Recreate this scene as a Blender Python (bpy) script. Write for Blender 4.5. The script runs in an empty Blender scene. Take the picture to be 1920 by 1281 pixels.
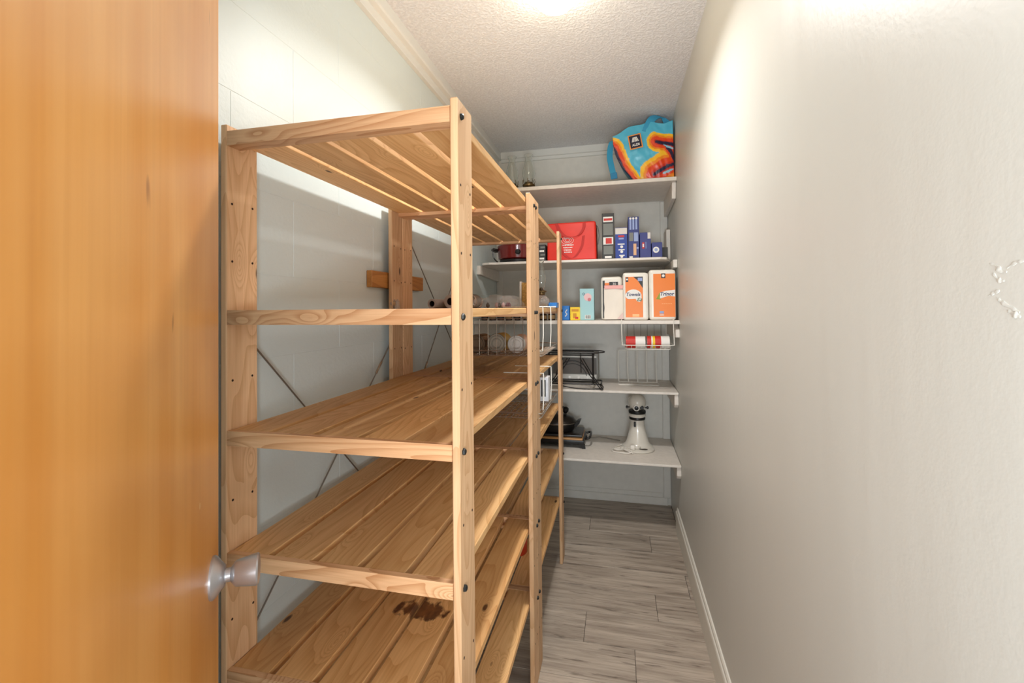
import bpy, bmesh, math, random
from mathutils import Vector, Matrix, noise
random.seed(7)
D = bpy.data; SC = bpy.context.scene; COL = SC.collection
PI = math.pi
# ------------------------------------------------------------------ camera
XR, XL, YB, H = 0.3265, -0.825, 3.105, 2.377
CH = 1.283
yw, pt_, rl = math.radians(-13.002), math.radians(0.794), math.radians(-0.515)
fw = Vector((math.sin(yw)*math.cos(pt_), math.cos(yw)*math.cos(pt_), math.sin(pt_)))
rt = Vector((math.cos(yw), -math.sin(yw), 0)); up = rt.cross(fw)
rt2 = rt*math.cos(rl)+up*math.sin(rl); up2 = -rt*math.sin(rl)+up*math.cos(rl)
cd = D.cameras.new('camera'); cam = D.objects.new('camera', cd); COL.objects.link(cam)
M = Matrix.Identity(4)
for i in range(3):
    M[i][0], M[i][1], M[i][2] = rt2[i], up2[i], -fw[i]
M[2][3] = CH
cam.matrix_world = M
cd.sensor_width = 36; cd.lens = 851.3*36/1920; cd.shift_y = -(640.5-566.5)/1920
cd.clip_start = 0.01
SC.camera = cam
# ------------------------------------------------------------------ world, lights, exposure
w = D.worlds.new('world'); SC.world = w; w.use_nodes = True
w.node_tree.nodes['Background'].inputs[0].default_value = (0.88, 0.95, 1.0, 1)
w.node_tree.nodes['Background'].inputs[1].default_value = 0.8
LAMP_EMIT = 9.0; LAMP_W = 5.6
al = D.lights.new('bounce_fill', 'AREA'); al.shape = 'RECTANGLE'; al.size = 0.5; al.size_y = 0.4  # unseen fill light added behind the camera, aimed up to bounce off the ceiling
al.energy = 13; al.color = (0.87, 0.95, 1.0)
alo = D.objects.new('bounce_fill', al); COL.objects.link(alo)
alo.location = (0.08, -.5, 1.0); alo.rotation_euler = (math.radians(136), 0, math.radians(4))
SC.view_settings.view_transform = 'Standard'; SC.view_settings.look = 'None'
SC.view_settings.exposure = 1.15; SC.view_settings.gamma = 1.0
SC.view_settings.use_curve_mapping = False

# ------------------------------------------------------------------ material helpers
def s2l(c):
    return tuple(((v/255)/12.92 if v/255 <= .04045 else ((v/255+.055)/1.055)**2.4) for v in c)
_m = {}
class NT:
    def __init__(s, name):
        s.m = D.materials.new(name); s.m.use_nodes = True; s.t = s.m.node_tree
        s.b = s.t.nodes['Principled BSDF']
    def n(s, typ, **k):
        x = s.t.nodes.new(typ)
        for a, v in k.items(): setattr(x, a, v)
        return x
    def l(s, a, b): s.t.links.new(a, b)
    def math(s, op, a, b=None):
        x = s.n('ShaderNodeMath', operation=op)
        for i, v in enumerate((a, b)):
            if v is None: continue
            if isinstance(v, (int, float)): x.inputs[i].default_value = v
            else: s.l(v, x.inputs[i])
        return x.outputs[0]
    def mix(s, f, a, b, blend='MIX'):
        x = s.n('ShaderNodeMix', data_type='RGBA', blend_type=blend)
        for i, v in ((0, f), (6, a), (7, b)):
            if isinstance(v, (int, float)): x.inputs[i].default_value = v
            elif isinstance(v, tuple): x.inputs[i].default_value = (*v[:3], 1)
            else: s.l(v, x.inputs[i])
        return x.outputs[2]
    def ramp(s, f, p0, p1, a=0., b=1.):
        x = s.n('ShaderNodeMapRange'); x.inputs[1].default_value = p0; x.inputs[2].default_value = p1
        x.inputs[3].default_value = a; x.inputs[4].default_value = b; s.l(f, x.inputs[0]); return x.outputs[0]
    def noise(s, vec, sc, det=3, rough=.5):
        x = s.n('ShaderNodeTexNoise'); x.inputs['Scale'].default_value = sc; x.inputs['Detail'].default_value = det
        x.inputs['Roughness'].default_value = rough; s.l(vec, x.inputs['Vector']); return x.outputs[0]
    def mapping(s, vec, sc):
        x = s.n('ShaderNodeVectorMath', operation='MULTIPLY'); s.l(vec, x.inputs[0]); x.inputs[1].default_value = sc; return x.outputs[0]
    def bump(s, h, st, dist):
        x = s.n('ShaderNodeBump'); x.inputs['Strength'].default_value = st; x.inputs['Distance'].default_value = dist
        s.l(h, x.inputs['Height']); s.l(x.outputs[0], s.b.inputs['Normal'])

def mat(name, rgb, rough=.5, metal=0., spec=.5, trans=0., var=0., bump=0., bscale=60, emit=None, alpha=None, coat=0.):
    if name in _m: return _m[name]
    t = NT(name); c = s2l(rgb); b = t.b
    b.inputs['Base Color'].default_value = (*c, 1); b.inputs['Roughness'].default_value = rough
    b.inputs['Metallic'].default_value = metal; b.inputs['Specular IOR Level'].default_value = spec
    b.inputs['Transmission Weight'].default_value = trans; b.inputs['Coat Weight'].default_value = coat
    tc = t.n('ShaderNodeTexCoord').outputs['Object']
    if var or bump:
        nz = t.noise(tc, bscale, 4)
        if var: t.l(t.mix(t.ramp(nz, .3, .7), tuple(x*(1-var) for x in c), tuple(min(1, x*(1+var)) for x in c)), b.inputs['Base Color'])
        if bump: t.bump(nz, bump, .002)
    if emit: b.inputs['Emission Color'].default_value = (*s2l(emit[0]), 1); b.inputs['Emission Strength'].default_value = emit[1]
    if alpha is not None: b.inputs['Alpha'].default_value = alpha
    _m[name] = t.m; return t.m

def wood(name, axis, light, dark, knot=(70, 35, 12), rough=.55, rings=9, stain=None, coat=0., knots=True, ring_amt=.55, thin=None):
    if name in _m: return _m[name]
    t = NT(name); a = 'XYZ'.index(axis)
    tc = t.n('ShaderNodeTexCoord').outputs['Object']
    oi = t.n('ShaderNodeObjectInfo').outputs['Random']
    off = t.n('ShaderNodeCombineXYZ'); r1 = t.math('MULTIPLY', oi, 13.7); r2 = t.math('MULTIPLY', oi, 41.3); r3 = t.math('MULTIPLY', oi, 7.9)
    t.l(r1, off.inputs[0]); t.l(r2, off.inputs[1]); t.l(r3, off.inputs[2])
    ad = t.n('ShaderNodeVectorMath', operation='ADD'); t.l(tc, ad.inputs[0]); t.l(off.outputs[0], ad.inputs[1]); p = ad.outputs[0]
    def sc(al, ac): v = [ac]*3; v[a] = al; return t.mapping(p, tuple(v))
    big = t.noise(sc(1.1, 8), 1, 1)
    vo = t.n('ShaderNodeTexVoronoi'); vo.inputs['Scale'].default_value = 1; kv = [13.]*3; kv[a] = 5.
    if thin: kv['XYZ'.index(thin)] = 0.
    t.l(t.mapping(p, tuple(kv)), vo.inputs['Vector'])
    kd = vo.outputs['Distance']
    near = t.ramp(kd, 0, .38, 1, 0)
    h = t.math('ADD', big, t.math('MULTIPLY', t.math('MULTIPLY', near, near), .35)) if knots else big
    ring = t.math('FRACT', t.math('MULTIPLY', h, rings*2.2))
    ringl = t.ramp(ring, .45, 1., 0, 1)
    fib = t.noise(sc(6, 210), 1, 3, .6)
    tone = t.noise(sc(.9, 5), 1, 2)
    f = t.math('ADD', t.math('MULTIPLY', ringl, ring_amt), t.math('MULTIPLY', t.ramp(fib, .3, .72), .4))
    c = t.mix(f, s2l(light), s2l(dark))
    c = t.mix(t.ramp(tone, .35, .7, 0, .34), c, tuple(x*.7 for x in s2l(dark)), 'MIX')
    if knots:
        sx_ = t.n('ShaderNodeSeparateColor'); t.l(vo.outputs['Color'], sx_.inputs[0])
        k = t.ramp(t.math('ADD', t.math('ADD', kd, t.math('MULTIPLY', sx_.outputs[0], .09)), t.math('MULTIPLY', fib, .03)), .08, .115, .9, 0)
        c = t.mix(k, c, s2l(knot))
    if stain:
        g = t.n('ShaderNodeNewGeometry').outputs['Position']
        sb = t.n('ShaderNodeVectorMath', operation='SUBTRACT'); t.l(g, sb.inputs[0]); sb.inputs[1].default_value = stain[:3]
        ml = t.mapping(sb.outputs[0], (1/stain[3], 1/stain[4], 14))
        ln = t.n('ShaderNodeVectorMath', operation='LENGTH'); t.l(ml, ln.inputs[0])
        nn = t.noise(t.mapping(g, (55, 30, 55)), 1, 4)
        k = t.ramp(t.math('ADD', ln.outputs['Value'], t.math('MULTIPLY', nn, 1.5)), 1.42, 1.62, .93, 0)
        c = t.mix(k, c, t.mix(t.ramp(nn, .3, .7), s2l((60, 22, 10)), s2l((128, 76, 34))))
    hv = t.n('ShaderNodeHueSaturation'); t.l(c, hv.inputs['Color']); t.l(t.ramp(oi, 0, 1, .82, 1.12), hv.inputs['Value'])
    t.l(hv.outputs[0], t.b.inputs['Base Color'])
    t.b.inputs['Roughness'].default_value = rough; t.b.inputs['Coat Weight'].default_value = coat
    t.bump(fib, .12, .002)
    _m[name] = t.m; return t.m

# ------------------------------------------------------------------ object helpers
def link(name, me, parent=None, loc=None, rot=None):
    o = D.objects.new(name, me); COL.objects.link(o)
    if parent: o.parent = parent
    if loc is not None: o.location = loc
    if rot is not None: o.rotation_euler = rot
    return o
def tag(o, label=None, cat=None, group=None, kind=None):
    if label: o['label'] = label
    if cat: o['category'] = cat
    if group: o['group'] = group
    if kind: o['kind'] = kind
    return o
def empty(name, loc, label, cat, group=None, rz=0):
    o = link(name, None, None, loc, (0, 0, rz)); o.empty_display_size = .05
    return tag(o, label, cat, group)
def copy_tree(o, parent=None):
    c = o.copy(); COL.objects.link(c)
    if parent: c.parent = parent
    for ch in list(o.children): copy_tree(ch, c)
    return c
class MB:
    """collects shapes into one mesh"""
    def __init__(s): s.bm = bmesh.new()
    def _mx(s, vs, mx):
        if mx is not None: bmesh.ops.transform(s.bm, matrix=mx, verts=vs)
    def box(s, x0, x1, y0, y1, z0, z1, bev=0., seg=1, mx=None):
        r = bmesh.ops.create_cube(s.bm, size=1); vs = r['verts']
        bmesh.ops.transform(s.bm, matrix=Matrix.Translation(((x0+x1)/2, (y0+y1)/2, (z0+z1)/2)) @ Matrix.Diagonal((abs(x1-x0), abs(y1-y0), abs(z1-z0), 1)), verts=vs)
        if bev:
            es = list({e for v in vs for e in v.link_edges})
            rr = bmesh.ops.bevel(s.bm, geom=es, offset=bev, segments=seg, affect='EDGES', profile=.6)
            vs = list({v for f in rr['faces'] for v in f.verts} | {v for v in vs if v.is_valid})
        s._mx(vs, mx); return s
    def tube(s, pts, r, seg=8, closed=False, rads=None):
        pts = [Vector(p) for p in pts]; n = len(pts); rings = []
        for i, p in enumerate(pts):
            if closed: t = pts[(i+1) % n]-pts[i-1]
            else: t = pts[min(i+1, n-1)]-pts[max(i-1, 0)]
            t = t.normalized() if t.length > 1e-9 else Vector((0, 0, 1))
            if i == 0:
                a = Vector((0, 0, 1)) if abs(t.z) < .9 else Vector((1, 0, 0)); u = t.cross(a).normalized()
            else:
                u = (u - t*u.dot(t)); u = u.normalized() if u.length > 1e-6 else t.orthogonal().normalized()
            v = t.cross(u); rr = rads[i] if rads else r
            rings.append([s.bm.verts.new(p+(u*math.cos(2*PI*k/seg)+v*math.sin(2*PI*k/seg))*rr) for k in range(seg)])
        m = n if closed else n-1
        for i in range(m):
            A, B = rings[i], rings[(i+1) % n]
            for k in range(seg): s.bm.faces.new((A[k], A[(k+1) % seg], B[(k+1) % seg], B[k]))
        if not closed:
            s.bm.faces.new(rings[0][::-1]); s.bm.faces.new(rings[-1])
        return s
    def lathe(s, prof, seg=28, c=(0, 0, 0), sx=1., sy=1., mx=None, caps=True):
        rings = []
        for r, z in prof: rings.append([s.bm.verts.new((c[0]+max(r, 1e-4)*math.cos(2*PI*k/seg)*sx, c[1]+max(r, 1e-4)*math.sin(2*PI*k/seg)*sy, c[2]+z)) for k in range(seg)])
        for A, B in zip(rings, rings[1:]):
            for k in range(seg): s.bm.faces.new((A[k], A[(k+1) % seg], B[(k+1) % seg], B[k]))
        if caps:
            s.bm.faces.new(rings[0][::-1]); s.bm.faces.new(rings[-1])
        s._mx([v for g in rings for v in g], mx); return s
    def prism(s, poly, axis, a0, a1, mx=None):
        def P(q, d):
            if axis == 'x': return (d, q[0], q[1])
            if axis == 'y': return (q[0], d, q[1])
            return (q[0], q[1], d)
        A = [s.bm.verts.new(P(q, a0)) for q in poly]; B = [s.bm.verts.new(P(q, a1)) for q in poly]; n = len(poly)
        s.bm.faces.new(A); s.bm.faces.new(B[::-1])
        for k in range(n): s.bm.faces.new((A[k], B[k], B[(k+1) % n], A[(k+1) % n]))
        s._mx(A+B, mx); return s
    def mesh(s, name, m, smooth=False):
        bmesh.ops.recalc_face_normals(s.bm, faces=s.bm.faces)
        me = D.meshes.new(name); s.bm.to_mesh(me); s.bm.free()
        if m: me.materials.append(m)
        if smooth:
            for p in me.polygons: p.use_smooth = True
            try: me.set_sharp_from_angle(angle=math.radians(38))
            except Exception: pass
        return me
    def obj(s, name, m, parent=None, smooth=False, loc=None, rot=None):
        return link(name, s.mesh(name, m, smooth), parent, loc, rot)
def arc(cx, cy, r, a0, a1, n):
    return [(cx+r*math.cos(math.radians(a0+(a1-a0)*i/n)), cy+r*math.sin(math.radians(a0+(a1-a0)*i/n))) for i in range(n+1)]
def rloop(x0, x1, y0, y1, r, n=5):
    p = []
    for cx, cy, a in ((x1-r, y1-r, 0), (x0+r, y1-r, 90), (x0+r, y0+r, 180), (x1-r, y0+r, 270)): p += arc(cx, cy, r, a, a+90, n)
    return p
def spline(P, n=8):
    P = [Vector(p) for p in P]; out = []
    for i in range(len(P)-1):
        a, b, c, d = P[max(i-1, 0)], P[i], P[i+1], P[min(i+2, len(P)-1)]
        for k in range(n):
            t = k/n; out.append(.5*((2*b)+(c-a)*t+(2*a-5*b+4*c-d)*t*t+(3*b-a-3*c+d)*t**3))
    return out+[P[-1]]
def text(s, size, m, parent, loc, rot=(PI/2, 0, 0), bold=.0, name='lettering', shear=0., ax='CENTER'):
    cu = D.curves.new('tmp', 'FONT'); cu.body = s; cu.size = size; cu.align_x = ax; cu.align_y = 'CENTER'; cu.offset = bold; cu.shear = shear
    cu.resolution_u = 3; cu.extrude = .0003
    o = D.objects.new('tmp', cu); COL.objects.link(o)
    me = D.meshes.new_from_object(o.evaluated_get(bpy.context.evaluated_depsgraph_get())); D.objects.remove(o)
    me.materials.clear(); me.materials.append(m)
    return link(name, me, parent, loc, rot)

# ------------------------------------------------------------------ materials
M_wall_l = NT('painted_block'); t = M_wall_l
t.b.inputs['Base Color'].default_value = (*s2l((214, 224, 223)), 1); t.b.inputs['Roughness'].default_value = .42
g = t.n('ShaderNodeNewGeometry').outputs['Position']
hh = t.math('ADD', t.math('MULTIPLY', t.noise(g, 14, 3), .7), t.math('MULTIPLY', t.noise(g, 110, 4, .65), .3))
t.bump(hh, .35, .006); M_wall_l = t.m
M_wall_r = NT('gloss_wall_paint'); t = M_wall_r
g = t.n('ShaderNodeNewGeometry').outputs['Position']
tone = t.noise(t.mapping(g, (1, 3, .5)), 1, 2)
t.l(t.mix(tone, s2l((214, 214, 207)), s2l((207, 207, 200))), t.b.inputs['Base Color'])
t.b.inputs['Roughness'].default_value = .38; t.b.inputs['Specular IOR Level'].default_value = .36
hh = t.math('ADD', t.math('MULTIPLY', t.noise(t.mapping(g, (1, 9, 1.2)), 1, 2), .8), t.math('MULTIPLY', t.noise(g, 130, 2), .10))
t.bump(hh, .5, .004); M_wall_r = t.m
M_ceil = NT('textured_ceiling'); t = M_ceil
g = t.n('ShaderNodeNewGeometry').outputs['Position']
n1 = t.noise(g, 95, 4, .6); n2 = t.noise(g, 40, 2)
t.l(t.mix(t.ramp(n1, .35, .65), s2l((224, 224, 226)), s2l((240, 241, 243))), t.b.inputs['Base Color'])
t.b.inputs['Roughness'].default_value = .9
t.bump(t.math('ADD', t.ramp(n1, .4, .62), t.math('MULTIPLY', n2, .6)), .55, .004); M_ceil = t.m
M_back = mat('back_wall_paint', (226, 223, 215), .5, var=.03, bump=.15, bscale=25)
M_shelfw = mat('white_shelf_paint', (232, 224, 214), .5, var=.05, bump=.2, bscale=40)
M_trim = mat('white_trim_paint', (226, 226, 221), .42)
M_base = mat('baseboard_paint', (228, 225, 214), .38)

def floor_mat():
    t = NT('grey_oak_plank'); tc = t.n('ShaderNodeTexCoord').outputs['Object']
    oi = t.n('ShaderNodeObjectInfo').outputs['Random']
    off = t.n('ShaderNodeCombineXYZ'); t.l(t.math('MULTIPLY', oi, 31), off.inputs[0]); t.l(t.math('MULTIPLY', oi, 17), off.inputs[1])
    ad = t.n('ShaderNodeVectorMath', operation='ADD'); t.l(tc, ad.inputs[0]); t.l(off.outputs[0], ad.inputs[1]); p = ad.outputs[0]
    a = t.noise(t.mapping(p, (2.4, 26, 1)), 1, 5, .62); b = t.noise(t.mapping(p, (5, 120, 1)), 1, 3, .6)
    d = t.noise(t.mapping(p, (5.5, 42, 1)), 1, 4, .62)
    c = t.mix(t.ramp(a, .32, .68), s2l((202, 188, 172)), s2l((152, 138, 124)))
    c = t.mix(t.ramp(b, .48, .7, 0, .5), c, s2l((120, 107, 95)))
    c = t.mix(t.ramp(d, .57, .68, 0, .8), c, s2l((96, 84, 74)))
    hv = t.n('ShaderNodeHueSaturation'); t.l(c, hv.inputs['Color']); t.l(t.ramp(oi, 0, 1, .9, 1.06), hv.inputs['Value'])
    t.l(hv.outputs[0], t.b.inputs['Base Color']); t.b.inputs['Roughness'].default_value = .42
    t.bump(b, .1, .001); return t.m
M_floor = floor_mat()

LT, DK = (212, 166, 120), (176, 122, 74)
W_post = wood('pine_post', 'Z', (240, 198, 154), (202, 150, 102), rings=8, ring_amt=.5, thin='X')
W_slat = wood('pine_slat', 'Y', (242, 196, 138), (200, 142, 80), rings=9, ring_amt=.45, thin='Z')
W_rail = wood('pine_rail', 'X', (238, 192, 146), (190, 132, 84), rings=9, ring_amt=.65, thin='Y')
W_slats = wood('pine_slat_stained', 'Y', (236, 186, 126), (194, 134, 72), rings=9, ring_amt=.45, thin='Z', stain=(-.475, 1.04, .549, .075, .04))
W_block = wood('pine_block', 'Y', (196, 138, 72), (160, 100, 44), rings=6, knots=False)
M_hole = mat('dark_hole', (48, 26, 12), .9)
M_bolt = mat('dark_bolt_steel', (40, 40, 38), .45, metal=.5)
M_steel = mat('galvanised_steel', (150, 150, 146), .35, metal=.9)
M_whitewire = mat('white_coated_wire', (244, 240, 230), .35)
M_chromewire = mat('chrome_wire', (185, 176, 164), .25, metal=.85)
M_blackwire = mat('black_wire', (22, 19, 18), .4)
M_glass = mat('clear_glass', (250, 252, 250), .03, trans=1.0)
M_glass.node_tree.nodes['Principled BSDF'].inputs['IOR'].default_value = 1.45
M_black = mat('black_plastic', (20, 18, 18), .35)
M_brass = mat('dark_brass', (112, 92, 60), .35, metal=.8)
M_white = mat('white_print', (238, 234, 228), .5)
M_navy = mat('navy_print', (36, 46, 92), .5)

# ------------------------------------------------------------------ room shell
fl = MB().box(-1.2, .6, -.1, 3.4, -.05, -.002).obj('floor', mat('subfloor', (60, 55, 50), .9)); tag(fl, kind='structure')
ends = {2.845: (-.75, .6), 2.667: (-.17,), 2.489: (.163,), 2.311: (-.52,), 2.133: (-.9, .3), 1.955: (.15,), 1.777: (-.14,), 1.599: (.05,), 1.421: (-.3,), 1.243: (-.6,), 1.065: (.1,), .887: (-.4,), .709: (-.1,), .531: (-.5,), .353: (.12,), .175: (-.3,), -.003: (0.,)}
for y0, js in ends.items():
    y1 = y0+.178
    if y0 > 2.8: y1 = YB
    xs = [XL]+[j for j in js if XL+.02 < j < XR-.02]+[XR]
    for a, b in zip(xs, xs[1:]):
        g = .0008
        cx, cy = (a+b)/2, (y0+y1)/2
        MB().box(a+g-cx, b-g-cx, y0+g-cy, y1-g-cy, -.004, 0, bev=.0008).obj('plank', M_floor, fl, loc=(cx, cy, 0))
tag(MB().box(-1.2, .6, -.1, 3.4, H, H+.05).obj('ceiling', M_ceil), kind='structure')
wl = MB().box(XL-.12, XL-.0007, -.06, YB+.1, -.05, H).obj('wall_left', M_wall_l); tag(wl, kind='structure')
r = 0; z1 = 2.37
rows = []
z = 1.97+.2*2
k = 2
while z > .0:
    za, zb = max(z-.2, 0), min(z, H-.001)
    off = .83 if k % 2 == 1 else 1.03
    ys = [off+.4*i for i in range(-4, 9)]
    ys = [.06]+[y for y in ys if .1 < y < YB-.04]+[YB]
    for a, b in zip(ys, ys[1:]):
        MB().box(XL-.01, XL, a+.0009, b-.0009, za+.0009, zb-.0009, bev=.0005).obj('block', M_wall_l, wl)
    z -= .2; k += 1
wr = MB().box(XR, XR+.1, -.06, 2.60, -.05, H).box(XR+.0015, XR+.1, 2.60, YB+.1, -.05, H).obj('wall_right', M_wall_r); tag(wr, kind='structure')
# damaged plaster on the right wall
def ridge(pts, r):
    mb = MB(); P = spline([(XR, .458+(y-.455)*.74, 1.272+(z-1.277)*.63) for y, z in pts], 12); r *= .5
    mb.tube(P, r, 6, rads=[r*(.35+.65*math.sin(PI*i/(len(P)-1)))*(1+1.1*noise.noise(p*260)) for i, p in enumerate(P)])
    for v in mb.bm.verts: v.co.x = XR-(XR-v.co.x)*.3-.0001 if v.co.x < XR else v.co.x
    return mb
for pts, r in (([(.502, 1.352), (.492, 1.347), (.487, 1.340), (.478, 1.338)], .004), ([(.498, 1.338), (.49, 1.328), (.482, 1.326)], .0035),
               ([(.506, 1.306), (.497, 1.31), (.489, 1.313)], .003), ([(.494, 1.304), (.486, 1.297), (.476, 1.291), (.462, 1.283)], .0035),
               ([(.478, 1.343), (.466, 1.349), (.455, 1.35)], .0025), ([(.478, 1.285), (.470, 1.281), (.461, 1.277)], .005)):
    ridge(pts, r).obj('plaster_tear', M_wall_r, wr, smooth=True)
wb = MB().box(XL-.1, XR+.1, YB, YB+.1, -.05, H).obj('wall_back', M_back); tag(wb, kind='structure')
tag(MB().box(XL-.1, -.245, -.06, .045, 0, H).box(-.245, XR+.02, -.06, .045, 2.08, H).obj('wall_front', M_wall_r), kind='structure')
# baseboard right with rounded top step
tag(MB().prism([(XR, 0), (XR-.013, 0), (XR-.013, .105), (XR-.011, .113), (XR-.0075, .117), (XR-.0075, .128), (XR-.004, .134), (XR, .136)], 'y', .05, 2.76).obj('baseboard_right', M_base), kind='structure')
tb = MB().box(XL, XR-.02, YB-.014, YB, 0, .05, bev=.003).box(XL, XR-.05, YB-.008, YB, .05, .078, bev=.002).obj('baseboard_back', M_back); tag(tb, kind='structure')
tag(MB().box(XR-.046, XR-.001, YB-.016, YB, .05, 1.97, bev=.003).obj('trim_1', M_back), kind='structure')
tag(MB().box(XL+.001, XL+.045, YB-.016, YB, .05, 1.97, bev=.003).obj('trim_2', M_back), kind='structure')
tag(MB().prism([(XL, H), (XL, 2.292), (XL+.018, 2.292), (XL+.02, 2.325), (XL+.038, 2.329), (XL+.042, 2.337), (XL+.042, H)], 'y', .045, YB).obj('trim_3', M_trim), kind='structure')
tag(MB().prism([(YB, H), (YB, 2.308), (YB-.012, 2.31), (YB-.014, 2.33), (YB-.024, 2.333), (YB-.026, H)], 'x', XL+.04, XR-.001).obj('trim_4', M_trim), kind='structure')

# ------------------------------------------------------------------ open door
ang = math.radians(36.5)          # door leaf points left of +y
dr = Vector((-math.sin(ang), math.cos(ang), 0)); nr = Vector((math.cos(ang), math.sin(ang), 0))
E_ = Vector((-.5945, .5765, 0)); hinge = E_-dr*.61
def door_mat():
    t = NT('varnished_door'); tc = t.n('ShaderNodeTexCoord').outputs['Object']
    a = t.noise(t.mapping(tc, (30, 14, .7)), 1, 4, .6); b = t.noise(t.mapping(tc, (90, 60, 2.2)), 1, 3); c0 = t.noise(tc, 3.2, 2); sp = t.noise(t.mapping(tc, (40, 40, 12)), 1, 1)
    c = t.mix(t.ramp(a, .3, .7), s2l((236, 176, 104)), s2l((222, 152, 74)))
    c = t.mix(t.ramp(b, .45, .75, 0, .16), c, s2l((168, 94, 30)))
    c = t.mix(t.ramp(c0, .42, .66, 0, .5), c, s2l((196, 120, 44)))
    c = t.mix(t.ramp(sp, .74, .8, 0, .6), c, s2l((128, 66, 20)))
    ch = t.n('ShaderNodeTexVoronoi'); ch.inputs['Scale'].default_value = 9; t.l(t.mapping(tc, (1, 1, .8)), ch.inputs['Vector'])
    c = t.mix(t.ramp(ch.outputs['Distance'], .028, .036, .9, 0), c, s2l((238, 190, 130)))
    t.l(c, t.b.inputs['Base Color']); t.b.inputs['Roughness'].default_value = .33
    t.bump(b, .05, .001); return t.m
dm = MB().box(-.034, 0, 0, .61, .012, 2.03, bev=.0015).obj('door_1', door_mat(), loc=hinge, rot=(0, 0, ang)); tag(dm, 'varnished orange wooden door standing open into the pantry', kind='structure')
M_knob = mat('satin_aluminium', (196, 196, 200), .3, metal=.75)
kp = (0, .562, .903)
rx = Matrix.Translation(kp) @ Matrix.Rotation(PI/2, 4, 'Y') @ Matrix.Scale(.89, 4)
kn = MB().lathe([(.0105, .016), (.0105, .026), (.017, .031), (.0195, .034), (.0235, .056), (.0245, .0635), (.0225, .066), (.012, .0675), (.001, .0675)], 40, mx=rx).obj('door_knob', M_knob, dm, smooth=True)
MB().lathe([(.0325, 0), (.0325, .003), (.030, .006), (.021, .013), (.016, .018), (.008, .019)], 40, mx=rx).obj('rosette', M_knob, kn, smooth=True)
MB().box(-.03, -.004, .6095, .6112, .854, .954, bev=.0005).obj('latch_plate', M_steel, dm)

# ------------------------------------------------------------------ pine shelving units
UX, UY, UL, UW, PW, PT, HP = -.2788, .7792, .7927, .52, .0832, .0149, 1.6706
LV = [1.656, 1.284, 1.036, .787, .549, .302]
SW = (UW-2*PT-4*.0145-.003)/5
holes_z = [1.509, 1.386, 1.138, .89, .643, .42, .16]
def unit(name, y, label, stained, rods, seed):
    rnd = random.Random(seed)
    u = empty(name, (UX, y, 0), label, 'shelving unit', 'pine slatted shelving units end to end')
    pm = MB().box(-PT/2, PT/2, -PW/2, PW/2, 0, HP, bev=.002).mesh('post', W_post)
    sm = MB().box(-SW/2, SW/2, -.3825, .3825, -.018, 0, bev=.0013).mesh('slat', W_slat)
    ss = sm.copy(); ss.materials.clear(); ss.materials.append(W_slats)
    hw = (UW-2*PT)/2-.0005
    rm = MB().prism([(0, 0), (.026, 0), (.026, -.0185+.0), (.0265, -.0185), (.0265, 0)][:0] or [(0, 0), (.013, 0), (.013, -.0185), (.034, -.0185), (.034, -.030), (0, -.030)], 'x', -hw, hw).mesh('rail', W_rail)
    bmat = MB().lathe([(.0065, 0), (.0068, .002), (.0058, .0045), (.003, .006), (.001, .0062)], 6, mx=Matrix.Rotation(PI/2, 4, 'Y')).mesh('bolt', M_bolt)
    for ix, px in enumerate((-PT/2, -UW+PT/2)):
        for iy, py in enumerate((PW/2, UL-PW/2)):
            p = link('post', pm, u, (px, py, 0))
            side = 1 if ix == 0 else 1       # face that shows: outer on aisle side, inner on wall side
            hb = MB()
            for z in holes_z:
                for v in (-.026, .026):
                    rr = .0026
                    hb.lathe([(rr, 0), (rr, .0004)], 10, mx=Matrix.Translation((PT/2+.0001, v+rnd.uniform(-.002, .002), z+rnd.uniform(-.004, .004))) @ Matrix.Rotation(PI/2, 4, 'Y'))
            tag(hb.obj('pilot_holes', M_hole, p), kind='stuff')
            vy = -PW/2+.018 if iy == 0 else PW/2-.018
            if ix == 0:
                for z in LV: link('bolt', bmat, p, (PT/2, vy, z-.016))
            else:
                for z in LV: link('bolt', bmat, p, (-PT/2, vy, z-.016), (0, PI, 0))
    for li, z in enumerate(LV):
        link('rail', rm, u, (-UW/2, 0.0005, z)); link('rail', rm, u, (-UW/2, UL-.0005, z), (0, 0, PI))
        for i in range(5):
            x = -UW+PT+.0015+SW/2+i*(SW+.0145)
            me = ss if (stained and li == 4) else sm
            o = link('slat', me, u, (x, UL/2, z-rnd.uniform(0, .0008)))
            if rnd.random() < .5: o.rotation_euler = (0, 0, PI)
    rx_ = -.808-UX
    for (ya, za), (yb, zb), tf in rods:
        a, b = Vector((rx_, ya-y, za)), Vector((rx_, yb-y, zb))
        rod = MB().tube([a, b], .0022, 8).obj('brace_rod', M_steel, u, smooth=True)
        c = a.lerp(b, tf); d = (b-a).normalized()*.028
        MB().tube([c-d, c-d*.8, c+d*.8, c+d], .0042, 8, rads=[.0025, .0042, .0042, .0025]).obj('turnbuckle', M_chromewire, rod, smooth=True)
        rx_ += .0045
    return u
unit('shelving_unit', UY, 'empty pine slatted shelving unit nearest the open door', True, [((.83, 1.252), (1.54, .53), .9), ((1.54, 1.187), (.83, .535), .16)], 1)
unit('shelving_unit', UY+UL, 'pine slatted shelving unit farther in, loaded with jars and wire baskets', False, [((1.61, 1.625), (2.33, .95), .5), ((2.33, 1.61), (1.62, .81), .72)], 2)
tag(MB().box(-.825, -.8035, 1.385, 1.80, 1.36, 1.416, bev=.002).obj('wooden_cleat', W_block), 'short orange-brown wood block fixed to the left wall behind the middle posts', 'board')

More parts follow.
